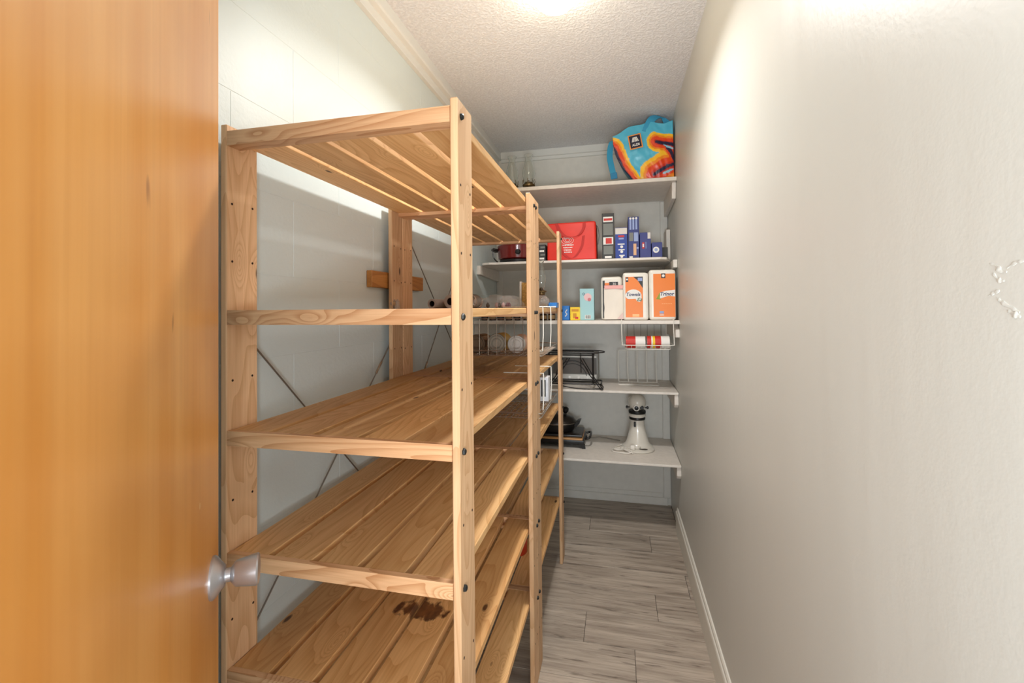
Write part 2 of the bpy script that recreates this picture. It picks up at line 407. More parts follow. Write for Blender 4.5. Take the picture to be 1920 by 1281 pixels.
# ------------------------------------------------------------------ built-in white shelves
def wshelf(z, th, poly, label, cleats):
    mb = MB().prism(poly, 'z', z-th, z)
    bmesh.ops.bevel(mb.bm, geom=[e for e in mb.bm.edges], offset=.0015, segments=1, affect='EDGES')
    o = mb.obj('wall_shelf', M_shelfw); tag(o, label, 'shelf', 'white painted boards across the end of the pantry')
    for side, pl in cleats:
        if side == 'R': c = MB().prism(pl, 'x', XR-.022, XR)
        else: c = MB().prism(pl, 'x', XL, XL+.022)
        bmesh.ops.bevel(c.bm, geom=[e for e in c.bm.edges], offset=.002, segments=1, affect='EDGES')
        c.obj('cleat', M_shelfw, o)
    return o
XA, XB = XL+.001, XR-.001
def full(y0, b=YB-.017): return [(XA, y0), (XB, y0), (XB, b), (XA, b)]
e_ = .0006
wshelf(1.993, .021, full(2.60), 'topmost white wall shelf under the ceiling', [(s, [(2.635, 1.972-e_), (2.655, 1.885), (YB-.02, 1.865), (YB-.02, 1.972-e_)]) for s in 'RL'])
p2 = [(-.79, 2.63), (-.74, 2.602), (-.70, 2.607), (-.65, 2.60), (.235, 2.60), (.27, 2.62), (.325, 2.86), (.325, YB-.017), (XA, YB-.017), (XA, 2.76)]
wshelf(1.557, .013, p2, 'thin white wall shelf with chipped corners, second from the top', [('L', [(2.635, 1.5435), (2.635, 1.49), (YB-.02, 1.47), (YB-.02, 1.5435)]), ('R', [(2.63, 1.5435), (2.63, 1.50), (YB-.02, 1.48), (YB-.02, 1.5435)])])
wshelf(1.211, .02, full(2.557), 'white wall shelf at eye level carrying the orange towel packs', [('R', [(2.575, 1.158), (2.575, 1.118), (YB-.02, 1.11), (YB-.02, 1.191-e_), (2.66, 1.191-e_)]), ('L', [(2.575, 1.191-e_), (2.575, 1.118), (YB-.02, 1.11), (YB-.02, 1.191-e_)])])
wshelf(.81, .013, full(2.645), 'white wall shelf below the hanging basket, second from the bottom', [(s, [(2.655, .797-e_), (2.655, .74), (2.675, .722), (YB-.02, .72), (YB-.02, .797-e_)]) for s in 'RL'])
wshelf(.433, .012, full(2.577), 'lowest white wall shelf carrying the stand mixer', [(s, [(2.59, .421-e_), (2.59, .372), (2.61, .352), (YB-.02, .35), (YB-.02, .421-e_)]) for s in 'RL'])
tag(MB().box(XR-.026, XR-.001, 2.93, YB-.02, 1.558, 1.76, bev=.003).obj('upright_batten', M_shelfw), 'short white upright batten at the right end of the second shelf', 'batten')

# ------------------------------------------------------------------ ceiling light
cl = empty('ceiling_light', (-.188, 1.50, H), 'round glowing glass ceiling light near the top edge', 'lamp')
MB().lathe([(.055, 0), (.06, -.006), (.058, -.014), (.05, -.016)], 32).obj('base', M_white, cl, smooth=True)
sh = MB().lathe([(.052, -.014), (.066, -.022), (.073, -.040), (.072, -.056), (.066, -.070), (.051, -.085), (.027, -.093), (.001, -.095)], 40).obj('glass_shade', mat('glowing_opal_glass', (255, 250, 235), .3, emit=((255, 243, 214), LAMP_EMIT)), cl, smooth=True)

dl = D.lights.new('lamp_bulb', 'AREA'); dl.shape = 'DISK'; dl.size = .11; dl.energy = LAMP_W; dl.spread = math.radians(150); dl.color = (1.0, .99, .975)
dlo = D.objects.new('lamp_bulb', dl); COL.objects.link(dlo); dlo.parent = cl; dlo.location = (0, 0, -.098)
# ------------------------------------------------------------------ shopping bag on the top shelf
def lerp2(q, u, v):
    a = [q[0][i]*(1-u)+q[1][i]*u for i in range(len(q[0]))]; b = [q[3][i]*(1-u)+q[2][i]*u for i in range(len(q[0]))]
    return [a[i]*(1-v)+b[i]*v for i in range(len(a))]
def seg_d(p, pts):
    m = 1e9
    for (ax, ay), (bx, by) in zip(pts, pts[1:]):
        dx, dy = bx-ax, by-ay; t_ = max(0, min(1, ((p[0]-ax)*dx+(p[1]-ay)*dy)/(dx*dx+dy*dy+1e-9)))
        m = min(m, math.hypot(p[0]-ax-t_*dx, p[1]-ay-t_*dy))
    return m
CRV = [([(262, 590), (300, 650), (335, 740), (365, 830), (420, 960), (540, 1140)], .95), ([(905, 612), (1040, 596), (1150, 625)], 1.0), ([(1050, 640), (1110, 720), (1160, 830)], .62),
       ([(870, 1050), (960, 1000), (1060, 925), (1170, 900)], 1.5)]
def bagcol(p):
    for ex, ey, ea, eb in ((1075, 1000, 62, 17), (1085, 655, 60, 14)):
        qx = (p[0]-ex)*.92-(p[1]-ey)*(-.38 if ey > 900 else .38); qy = (p[1]-ey)*.92+(p[0]-ex)*(.38 if ey > 900 else -.38)
        if (qx/ea)**2+(qy/eb)**2 < 1: return (150, 206, 228)
    if min(seg_d(p, c) for c, s in CRV)+5*noise.noise(Vector((p[0]/50, p[1]/50, 9))) < 23: return (38, 34, 66)
    d = min(seg_d(p, c)/s for c, s in CRV)+6*noise.noise(Vector((p[0]/70, p[1]/70, 0)))
    if d < 34: return (200, 48, 30)
    if d < 78: return (232, 70, 24)
    if d < 105: return (246, 140, 26)
    if d < 140: return (255, 196, 40)
    return (84, 186, 216)
def attr_mat():
    t = NT('printed_laminate'); a = t.n('ShaderNodeAttribute'); a.attribute_name = 'print'
    t.l(a.outputs['Color'], t.b.inputs['Base Color']); t.b.inputs['Roughness'].default_value = .32; return t.m
M_print = attr_mat()
bag = empty('shopping_bag', (.16, 2.76, 1.993), 'blue shopping bag with orange and red swirls leaning on the topmost shelf', 'bag')
bz = 1.9935
fc = [(-.012, 2.652, 2.262), (.315, 2.650, 2.318), (.3215, 2.672, bz), (.112, 2.672, bz)]
bc = [(.025, 2.86, 2.25), (.316, 2.87, 2.30), (.321, 2.84, bz), (.135, 2.84, bz)]
cr = [(278, 440), (1135, 285), (1165, 1125), (590, 1165)]
bm = bmesh.new(); N = 80; G = []
lay = bm.verts.layers.float_color.new('print')
inv = Matrix.Translation((-.16, -2.76, -1.993))
def bag_pt(q, u, v, o):
    p = Vector(lerp2(q, u, v)); p.x -= .036*math.sin(PI*min(1, v*1.02))*(1-u)**2; p.y += o*.014*math.sin(PI*u)*math.sin(PI*v)*-1
    p.y += .005*noise.noise(Vector((u*5, v*4, 3)))+.003*noise.noise(Vector((u*13, v*9, 5)))
    p.z += (1-v)*(.03*math.sin(PI*min(1, u*1.15))-.004*math.sin(u*17))
    if v > .985: p.z = bz
    return p
for j in range(N+1):
    row = []
    for i in range(N+1):
        u, v = i/N, j/N; p = bag_pt(fc, u, v, 1)
        vv = bm.verts.new(inv @ p); cc = lerp2(cr, u, v); cc[0] -= 95*math.sin(PI*v)*(1-u)**2; c = s2l(bagcol(cc)); vv[lay] = (*c, 1); row.append(vv)
    G.append(row)
B = []
for j in range(0, N+1, 4):
    row = []
    for i in range(0, N+1, 4):
        p = bag_pt(bc, i/N, j/N, -1); vv = bm.verts.new(inv @ p); vv[lay] = (*s2l((84, 186, 216)), 1); row.append(vv)
    B.append(row)
for j in range(N):
    for i in range(N): bm.faces.new((G[j][i], G[j+1][i], G[j+1][i+1], G[j][i+1]))
nb = N//4
for j in range(nb):
    for i in range(nb): bm.faces.new((B[j][i], B[j][i+1], B[j+1][i+1], B[j+1][i]))
for j in range(nb):      # sides
    a = [G[4*j+k][0] for k in range(5)]; bm.faces.new(a+[B[j+1][0], B[j][0]])
    a = [G[4*j+k][N] for k in range(5)]; bm.faces.new(a[::-1]+[B[j][nb], B[j+1][nb]])
for i in range(nb):
    a = [G[N][4*i+k] for k in range(5)]; bm.faces.new(a+[B[nb][i+1], B[nb][i]])
bmesh.ops.recalc_face_normals(bm, faces=bm.faces)
me = D.meshes.new('bag_body'); bm.to_mesh(me); bm.free(); me.materials.append(M_print)
for p in me.polygons: p.use_smooth = True
link('bag_body', me, bag)
M_strap = mat('blue_webbing', (60, 160, 200), .5); M_strapd = mat('blue_webbing_dark', (30, 130, 176), .5)
def ribbon(pts, wid, th, m, name, parent, wdir=(1, 0, 0)):
    P = spline(pts, 8); mb = MB(); wd = Vector(wdir).normalized(); rings = []
    for i, p in enumerate(P):
        t_ = (P[min(i+1, len(P)-1)]-P[max(i-1, 0)]).normalized(); n_ = t_.cross(wd); n_ = n_.normalized() if n_.length > .01 else Vector((0, 1, 0))
        rings.append([mb.bm.verts.new(p+wd*(a*wid/2)+n_*(b*th/2)) for a, b in ((-1, -1), (1, -1), (1, 1), (-1, 1))])
    for A, Bq in zip(rings, rings[1:]):
        for k in range(4): mb.bm.faces.new((A[k], A[(k+1) % 4], Bq[(k+1) % 4], Bq[k]))
    mb.bm.faces.new(rings[0]); mb.bm.faces.new(rings[-1][::-1])
    return mb.obj(name, m, parent, smooth=True)
def R(x, y, z): return (x-.16, y-2.76, z-1.993)
ribbon([R(.17, 2.65, 2.27), R(.20, 2.655, 2.335), R(.235, 2.68, 2.362), R(.275, 2.70, 2.355), R(.295, 2.70, 2.31)], .045, .004, M_strap, 'strap', bag, (1, .2, -.35))
ribbon([R(.02, 2.75, 2.27), R(-.018, 2.72, 2.25), R(-.03, 2.70, 2.16), R(-.012, 2.69, 2.06)], .034, .004, M_strap, 'strap', bag, (1, .3, .1))
MB().box(-.019, .019, -.003, .003, -.018, .018, bev=.002).obj('strap_end', M_strapd, bag, loc=R(-.008, 2.687, 2.045), rot=(0, -.12, 0))
lm = Matrix.Rotation(math.radians(-11), 4, 'Y')
lp = MB().box(-.036, .036, -.001, .001, -.041, .041, bev=.0008).obj('logo_patch', mat('logo_orange', (238, 150, 70), .4), bag, loc=R(.112, 2.634, 2.215), rot=(0, math.radians(-10), 0))
MB().box(-.030, .030, -.002, -.001, -.035, .035, bev=.0005).obj('logo_field', mat('logo_dark', (30, 26, 52), .4), lp)
q = MB()
for i in range(-2, 3):
    q.prism([(-.003+i*.0085, -.001), (.003+i*.0085, -.001), (.0018+i*.0045, .025), (-.0018+i*.0045, .025)], 'y', -.0028, -.002)
q.obj('logo_stripes', M_white, lp)
text('ALDI', .019, M_white, lp, (0, -.0022, -.019), bold=.0006)

# ------------------------------------------------------------------ oil-lamp chimneys on the top shelf
def chimney(h=.17, rb=.034):
    out = [(rb*.72, 0), (rb*.95, h*.16), (rb*1.2, h*.36), (rb*1.02, h*.56), (rb*.68, h*.74), (rb*.58, h*.86), (rb*.62, h*.93), (rb*.86, h)]
    inn = [(r_-.0012, z_) for r_, z_ in out]
    return out+inn[::-1]
def lamp_top(name, loc, label, grp):
    o = empty(name, loc, label, 'oil lamp', grp)
    bp = MB().lathe([(.020, 0), (.022, .022), (.036, .026), (.039, .036), (.026, .041), (.024, .052), (.012, .057), (.004, .066)], 28)
    for k in range(8):
        a = 2*PI*k/8; bp.tube([(.031*math.cos(a), .031*math.sin(a), .036), (.039*math.cos(a), .039*math.sin(a), .052), (.036*math.cos(a), .036*math.sin(a), .07)], .0016, 5)
    bp.obj('burner', M_brass, o, smooth=True)
    mb = MB().lathe([(r_, z_+.041) for r_, z_ in chimney(.178, .033)], 36, caps=False)
    mb.obj('glass_chimney', M_glass, o, smooth=True)
    return o
a = lamp_top('oil_lamp_burner', (-.512, 2.70, 1.9935), 'right-hand brass lamp burner with clear glass chimney on the topmost shelf', 'glass lamp chimneys on the top shelf')
b = copy_tree(a); b.location = (-.617, 2.71, 1.9935); b['label'] = 'left-hand brass lamp burner with clear glass chimney, partly behind the pine unit'

# ------------------------------------------------------------------ second shelf: cooker, cooler bag, boxes
z2 = 1.5573
ck = empty('electric_cooker', (-.60, 2.76, z2), 'dark red electric cooker with black knob and handle on the second shelf', 'cooker')
M_red = mat('maroon_enamel', (112, 24, 20), .22, coat=.5)
MB().lathe([(.105, 0), (.11, .004), (.11, .022), (.106, .025)], 40, sx=1., sy=1).obj('base', M_black, ck, smooth=True)
MB().lathe([(.106, .0255), (.118, .032), (.124, .10), (.126, .108), (.12, .112), (.05, .125), (.005, .128)], 44).obj('body', M_red, ck, smooth=True)
MB().lathe([(.016, 0), (.016, .010), (.012, .016), (.001, .017)], 24, mx=Matrix.Translation((.03, -.119, .063)) @ Matrix.Rotation(PI/2, 4, 'X')).obj('knob', M_black, ck, smooth=True)
for s in (-1, 1):
    MB().tube([(s*.115, -.045, .085), (s*.14, -.05, .092), (s*.152, -.03, .09), (s*.152, .03, .09), (s*.14, .05, .092), (s*.115, .045, .085)], .009, 8).obj('handle', M_black, ck, smooth=True)
MB().tube(spline([(-.11, -.06, .09), (-.135, -.085, .075), (-.125, -.09, .03), (-.10, -.10, .006)], 6), .004, 6).obj('power_cord', M_black, ck, smooth=True)

def carton(name, x0, x1, y0, y1, z0, z1, m, label, cat='box', group=None, bev=.0012):
    o = MB().box(-(x1-x0)/2, (x1-x0)/2, -(y1-y0)/2, (y1-y0)/2, 0, z1-z0, bev=bev).obj(name, m, loc=((x0+x1)/2, (y0+y1)/2, z0)); tag(o, label, cat, group); o['_hy'] = (y1-y0)/2
    return o
def panel(o, x0, x1, z0, z1, m, name='print_panel', proud=.0007):
    y = -o['_hy']; return MB().box(x0, x1, y-proud, y+.0002, z0, z1).obj(name, m, o)
def pdisc(o, cx, cz, r, m, name='print_panel', sx=1, proud=.0012):
    y = -o['_hy']; return MB().lathe([(r, 0), (r, proud)], 24, sx=sx, mx=Matrix.Translation((cx, y, cz)) @ Matrix.Rotation(PI/2, 4, 'X')).obj(name, m, o)
c_red = mat('red_print', (204, 44, 34), .5); c_bl = mat('blue_print', (38, 66, 150), .5); c_lb = mat('pale_blue_print', (150, 166, 208), .5)
c_or = mat('orange_print', (240, 128, 30), .4); c_yl = mat('yellow_print', (246, 206, 40), .5); c_gr = mat('grey_print', (120, 122, 116), .5); c_dk = mat('charcoal_print', (52, 50, 48), .5)
c_tan = mat('peach_print', (226, 176, 132), .5); c_kraft = mat('kraft_card', (160, 130, 90), .7)

g_ = carton('patterned_carton', -.445, -.405, 2.64, 2.80, z2, 1.657, c_dk, 'small black and white patterned carton beside the red cooler bag')
for k in range(4): panel(g_, -.016+.006*(k % 2), .012+.005*(k % 2), .012+.022*k, .022+.022*k, c_gr if k % 2 else M_white)
cb = empty('cooler_bag', (-.252, 2.735, z2), 'red zip cooler bag with white emblem on the second shelf', 'bag')
M_rb = mat('red_nylon', (226, 48, 32), .45, var=.05, bump=.15, bscale=20)
mb = MB().box(-.142, .142, -.105, .10, 0, .225, bev=.012, seg=3)
for v in mb.bm.verts:
    if v.co.z > .2: v.co.x *= .985; v.co.z += .006*math.sin(v.co.x*22)-.004
mb.obj('bag_body', M_rb, cb, smooth=True)
M_rs = mat('red_webbing', (190, 34, 24), .6)
ribbon([(-.085, -.109, .215), (-.065, -.112, .17), (-.035, -.116, .14), (.005, -.118, .132), (.045, -.116, .145), (.07, -.112, .18), (.075, -.109, .215)], .018, .0025, M_rs, 'handle', cb, (1, 0, .3))
ribbon([(-.085, -.1085, .14), (-.065, -.109, .07), (-.03, -.1095, .025), (.0, -.1095, .012), (.03, -.1095, .03), (.06, -.109, .08), (.07, -.1085, .14)], .015, .002, M_rs, 'handle', cb, (1, 0, .2))
ribbon([(.115, -.04, .222), (.146, -.035, .20), (.155, -.035, .15), (.149, -.04, .095)], .012, .003, M_black, 'shoulder_strap', cb, (0, 1, 0))
em = MB()
for a_, b_, zz in ((.034, .022, .115), (.022, .014, .117), (.012, .009, .118)):
    em.tube([(-.022+a_*math.cos(2*PI*k/28), -.1065-.0004, zz+b_*math.sin(2*PI*k/28)) for k in range(28)], .0013, 5, closed=True)
em.obj('emblem', M_white, cb)
el = MB(); rn = random.Random(3)
for r_, (wd, zz) in enumerate(((.058, .088), (.05, .074), (.044, .060), (.040, .047))):
    x = -.022-wd/2
    while x < -.022+wd/2:
        l_ = rn.uniform(.003, .007); el.box(x, x+l_, -.107, -.105, zz-.0035+rn.uniform(0, .002), zz+.0035, mx=None); x += l_+.0022
el.obj('lettering', M_white, cb)

GB = 'kitchen gadget boxes on the second shelf'
b1 = carton('gadget_box', -.078, -.010, 2.65, 2.86, z2, 1.822, c_dk, 'tallest dark grey gadget box, next to the cooler bag', group=GB)
panel(b1, -.027, .027, .215, .245, M_white); panel(b1, -.024, .024, .223, .236, c_red, proud=.0011); panel(b1, -.027, .027, .14, .205, c_gr); panel(b1, -.028, .028, .086, .128, M_white)
panel(b1, -.014, .02, .09, .122, c_red, proud=.0011); panel(b1, -.026, .026, .03, .078, c_gr); panel(b1, -.02, .018, .008, .02, M_white)
b2 = carton('gadget_box', -.005, .062, 2.65, 2.84, z2, 1.737, c_bl, 'blue gadget box with a blank white top band', group=GB)
panel(b2, -.0325, .0325, .142, .177, mat('cream_card', (220, 212, 202), .5)); panel(b2, -.017, .017, .125, .135, c_red); panel(b2, -.014, .014, .112, .121, c_lb)
for k in range(3):
    panel(b2, -.02+.004*k, .018, .082-.032*k, .088-.032*k, M_white); pdisc(b2, .002, .07-.028*k, .008, M_white)
b3 = carton('gadget_box', .067, .127, 2.65, 2.83, z2, 1.795, c_bl if 0 else mat('indigo_print', (48, 58, 122), .5), 'tall indigo gadget box with pale vertical stripes', group=GB)
for k in range(3): panel(b3, -.022+.016*k, -.012+.016*k, .165, .222, c_lb); pdisc(b3, -.017+.016*k, .228, .006, M_white)
panel(b3, -.024, -.002, .10, .148, c_gr); panel(b3, .002, .024, .098, .148, c_lb); panel(b3, -.002, .014, .02, .085, c_tan); panel(b3, -.024, -.006, .004, .014, M_white); pdisc(b3, .021, .06, .006, c_lb)
b4 = carton('gadget_box', .131, .190, 2.65, 2.82, z2, 1.703, mat('slate_blue_print', (58, 64, 128), .5), 'plain slate-blue gadget box with a small red label', group=GB)
panel(b4, -.018, -.006, .055, .09, c_red); panel(b4, -.0155, -.0085, .064, .082, M_white, proud=.0011); panel(b4, .012, .028, .11, .145, mat('cream_card', (220, 212, 202), .5)); panel(b4, .001, .004, .055, .092, c_lb)
b5 = carton('gadget_box', .194, .250, 2.65, 2.80, z2, 1.645, mat('slate_blue_print', (58, 64, 128), .5), 'smallest blue gadget box with a round white seal', group=GB)
pdisc(b5, -.005, .046, .017, M_white); pdisc(b5, -.005, .046, .009, c_lb, proud=.0017)
kx = carton('black_case', .253, .285, 2.70, 2.80, z2, 1.622, c_dk, 'small black case at the right end of the gadget boxes', 'case')

# ------------------------------------------------------------------ third shelf
z3 = 1.2113
J = [(-.785, .045, 0), (-.735, .04, 1), (-.685, .052, 0), (-.635, .042, 2), (-.585, .05, 0), (-.53, .044, 1), (-.475, .055, 0), (-.425, .05, 2), (-.375, .055, 3)]
jl = ['farthest into the left corner of the third shelf', 'second from the left corner, with an orange lid', 'third from the left corner of the third shelf', 'with a tan lid behind the basket wires', 'with a black lid, middle of the spice row', 'with an orange lid just left of the middle pine post',
      'with a black lid hidden by the middle pine post', 'with a tan lid beside the middle pine post', 'with a white lid at the right end of the spice row']
lids = [M_black, c_or, mat('tan_lid', (196, 140, 90), .5), M_white]
for (x, h, k), lb in zip(J, jl):
    o = empty('spice_jar', (x, 2.66, z3), 'dark spice jar '+lb, 'jar', 'dark spice jars along the third shelf')
    MB().lathe([(.019, 0), (.021, .002), (.021, h*.7), (.016, h*.76)], 20).obj('jar_body', mat('spice_brown', (58, 32, 20), .3), o, smooth=True)
    MB().lathe([(.0215, .008), (.0215, h*.55)], 20, caps=False).obj('jar_label', c_kraft if k else c_dk, o, smooth=True)
    MB().lathe([(.0175, h*.77), (.018, h), (.016, h+.002)], 20).obj('lid', lids[k], o, smooth=True)
o = carton('blue_packet', -.308, -.266, 2.62, 2.66, z3, 1.295, mat('sky_packet', (24, 112, 190), .4), 'small bright blue packet with white squiggle beside the pine post', 'packet')
MB().tube(spline([(-.004, -.021, .022), (.006, -.021, .036), (-.002, -.021, .046), (.008, -.021, .062)], 5), .0025, 5).obj('print_mark', M_white, o)
o = carton('yellow_tea_box', -.262, -.206, 2.62, 2.69, z3, 1.287, c_yl, 'small yellow tea box on the third shelf')
panel(o, -.02, .02, .05, .064, mat('amber_print', (206, 140, 20), .5)); panel(o, -.012, .008, .012, .04, mat('amber_print', (206, 140, 20), .5)); panel(o, .0, .018, .008, .02, c_red, proud=.001)
o = carton('pale_blue_carton', -.207, -.127, 2.63, 2.71, z3, 1.392, mat('pale_aqua_card', (164, 206, 210), .5), 'tall pale blue carton with pink shapes and a barcode')
pdisc(o, .005, .132, .022, mat('pale_pink', (232, 190, 190), .5)); pdisc(o, .014, .118, .01, c_red if 0 else mat('rose', (206, 120, 124), .5), proud=.0016); pdisc(o, -.018, .15, .007, M_navy); pdisc(o, -.018, .15, .0045, mat('pale_aqua_card', (164, 206, 210), .5), proud=.0017)
panel(o, -.012, .022, .008, .03, M_white)
for k in range(9): panel(o, -.009+.0033*k, -.0078+.0033*k+.0006*(k % 3), .010, .028, c_dk, name='barcode_bar', proud=.0011)

M_wrap = mat('clear_white_wrap', (240, 234, 222), .3, var=.03, bump=.3, bscale=30)
def towels(x0, x1, z1, y0, y1, label):
    o = empty('paper_towel_pack', ((x0+x1)/2, (y0+y1)/2, z3), label, 'paper towels', 'wrapped paper towel packs on the third shelf')
    hx, hy = (x1-x0)/2, (y1-y0)/2
    mb = MB().box(-hx, hx, -hy, hy, 0, z1-z3, bev=.018, seg=4)
    for v in mb.bm.verts:
        if v.co.z > .05: v.co.z += .004*noise.noise(v.co*40)
    mb.obj('wrapped_rolls', M_wrap, o, smooth=True); o['_hy'] = hy; return o, hx, z1-z3
t1, hx, hz = towels(-.088, .030, 1.458, 2.64, 2.78, 'paper towel pack behind the hanging white sheet, farthest from the right wall')
panel(t1, -hx+.012, hx-.026, .012, hz-.035, c_or, proud=.0012); panel(t1, -hx+.010, -hx+.022, .012, hz-.022, c_dk, proud=.0018)
panel(t1, -.012, hx-.022, hz-.055, hz-.03, c_dk, proud=.0022); text('20', .02, M_white, t1, (.016, -.0722-.0, hz-.042))
# folded white sheet hanging in front of the pack
ws = MB(); g0 = []
for j in range(15):
    row = []
    for i in range(11):
        u, v = i/10, j/14; x = -.070+.118*u*(1-.12*v)+.004*noise.noise(Vector((u*4, v*4, 1))); z = z3+.004+(.178)*(1-v)
        y = 2.622-.006*math.sin(PI*u)+.006*noise.noise(Vector((u*3+v*3, v*2, 7)))
        row.append(ws.bm.verts.new((x, y, z)))
    g0.append(row)
for j in range(14):
    for i in range(10): ws.bm.faces.new((g0[j][i], g0[j+1][i], g0[j+1][i+1], g0[j][i+1]))
sh_ = ws.obj('white_sheet', mat('cream_paper', (240, 230, 216), .6), smooth=True); tag(sh_, 'cream folded bag with a pink top band in front of the left towel pack', 'paper bag')
MB().box(-.068, .046, 2.6125, 2.6165, z3+.176, z3+.196, bev=.001).obj('pink_band', mat('pink_paper', (242, 176, 170), .6), sh_)
MB().prism([(.0, z3+.006), (.045, z3+.006), (.048, z3+.06)], 'y', 2.6075, 2.609).obj('folded_corner', mat('pale_pink_paper', (226, 196, 190), .6), sh_)
def swoosh(o, pts, m, name='print_swoosh', pr=.0016):
    y = -o['_hy']; MB().prism(pts, 'y', y-pr, y-.0002).obj(name, m, o)
def earc(cx, cz, a, b, a0, a1, n=14): return [(cx+a*math.cos(math.radians(a0+(a1-a0)*i/n)), cz+b*math.sin(math.radians(a0+(a1-a0)*i/n))) for i in range(n+1)]
t2, hx, hz = towels(.033, .170, 1.475, 2.59, 2.73, 'middle paper towel pack, orange print with white lettering patch')
panel(t2, -hx+.014, hx-.030, .016, hz-.024, c_or, proud=.0012)
swoosh(t2, [(hx-.030, hz-.024), (-.012, hz-.024), (.012, hz-.045), (hx-.030, hz-.088)], c_dk); panel(t2, .012, hx-.033, hz-.048, hz-.03, c_lb, proud=.002)
panel(t2, -hx+.016, -hx+.03, hz-.052, hz-.026, c_dk, proud=.002); pdisc(t2, -hx+.023, hz-.038, .005, M_white, proud=.0026)
swoosh(t2, earc(-.012, .135, .043, .035, 0, 180)+earc(-.034, .135, .02, -.018, 180, 90, 6)[1:]+[(0, .118), (.006, .105), (.022, .1), (.031, .112)], M_white)
text('Towels', .026, M_navy, t2, (-.014, -.0722, .142), (PI/2, 0, 0), bold=.0005, shear=.2)
swoosh(t2, [(.006, .105), (.03, .105), (.034, .118), (.02, .125), (.008, .12)], mat('green_print', (90, 120, 90), .5), pr=.002); text('UP', .016, M_white, t2, (.019, -.0724, .114), bold=.0006)
panel(t2, -.018, .018, .02, .034, mat('pale_orange_print', (255, 186, 120), .4), proud=.0017)
t3, hx, hz = towels(.173, .312, 1.488, 2.59, 2.73, 'paper towel pack against the right wall, orange print with green and white banner')
panel(t3, -hx+.022, hx-.004, .018, hz-.024, c_or, proud=.0012); panel(t3, -.006, .016, hz-.048, hz-.022, c_dk, proud=.002)
pdisc(t3, .005, hz-.035, .0075, M_white, proud=.0026)
swoosh(t3, [(-.034, .115), (-.014, .150), (-.004, .150), (-.01, .112)], mat('lime_print', (146, 160, 40), .5))
swoosh(t3, [(-.014, .118), (-.012, .152), (.02, .160), (hx-.005, .164), (hx-.005, .128), (.03, .132), (.0, .122)], M_white, pr=.002)
text('Trinor', .027, M_navy, t3, (.021, -.0725, .142), bold=.0006, shear=.25); panel(t3, -.016, .006, .036, .05, c_lb, proud=.0018); panel(t3, -.016, .006, .026, .031, M_white, proud=.0018)
for k in range(5): panel(t3, -.004+.011*k, .004+.011*k, .088, .091, mat('pale_orange_print', (255, 186, 120), .4), proud=.0018)

# ------------------------------------------------------------------ hanging basket under third shelf with cans
hb = empty('hanging_wire_basket', (.155, 2.66, 1.055), 'white wire basket hung under the third shelf by the right wall', 'basket')
def W(mb, *pts, r=.0016, seg=6, closed=False): mb.tube([(p[0]-.155, p[1]-2.66, p[2]-1.055) for p in pts], r, seg, closed=closed)
mb = MB()
W(mb, *[(x, y, 1.055) for x, y in rloop(.045, .278, 2.56, 2.80, .02)], closed=True, r=.002)
W(mb, *[(x, y, 1.077) for x, y in rloop(.026, .296, 2.545, 2.81, .02)], closed=True, r=.0024)
mb.obj('rim', M_whitewire, hb, smooth=True)
mb = MB()
for k in range(9): x = .055+.027*k; W(mb, (x, 2.56, 1.055), (x, 2.80, 1.055), (x, 2.81, 1.078))
for y in (2.62, 2.68, 2.74): W(mb, (.045, y, 1.055), (.278, y, 1.055))
for k in range(10): x = .05+.025*k; W(mb, (x, 2.56, 1.055), (x, 2.546, 1.077), r=.0013)
mb.obj('wire_grid', M_whitewire, hb, smooth=True)
for x in (.026, .296-.001):
    mb = MB(); W(mb, (x, 2.545, 1.077), (x-.003*(1 if x < .1 else 1), 2.548, 1.19), (x-.003, 2.550, 1.2155), (x-.003, 2.56, 1.2155), (x-.003, 2.584, 1.2155), r=.0022); mb.obj('hook_wire', M_whitewire, hb, smooth=True)
for x in (.045, .28):
    mb = MB(); W(mb, (x, 2.80, 1.055), (x, 2.80, 1.182), r=.002); mb.obj('hook_wire', M_whitewire, hb, smooth=True)
mb = MB(); W(mb, (.045, 2.80, 1.182), (.28, 2.80, 1.182), r=.0018)
for k in range(6): x = .06+.038*k; W(mb, (x, 2.80, 1.182), (x, 2.80, 1.055), r=.0012)
mb.obj('back_wires', mat('rusty_wire', (110, 98, 84), .5), hb, smooth=True)
ry = Matrix.Rotation(PI/2, 4, 'Y')
def can(loc, L, r_, bands, label):
    o = empty('food_can', loc, label, 'can', 'cans lying in the hanging wire basket')
    MB().lathe([(r_*.9, 0), (r_, .002), (r_, L-.002), (r_*.9, L)], 28, mx=ry).obj('can_body', mat('tin', (196, 192, 186), .3, metal=.7), o, smooth=True)
    for a_, b_, m_ in bands: MB().lathe([(r_+.0006, a_*L), (r_+.0006, b_*L)], 28, mx=ry, caps=False).obj('label_band', m_, o, smooth=True)
can((.044, 2.61, 1.089), .107, .0325, [(.02, .5, c_red), (.5, .98, M_white)], 'can lying on its side with a half red, half white label')
can((.156, 2.61, 1.090), .122, .0335, [(.02, .2, c_red), (.2, .26, M_white), (.26, .36, c_yl), (.36, .62, c_red), (.62, .98, M_white)], 'can lying on its side with red, yellow and white bands')

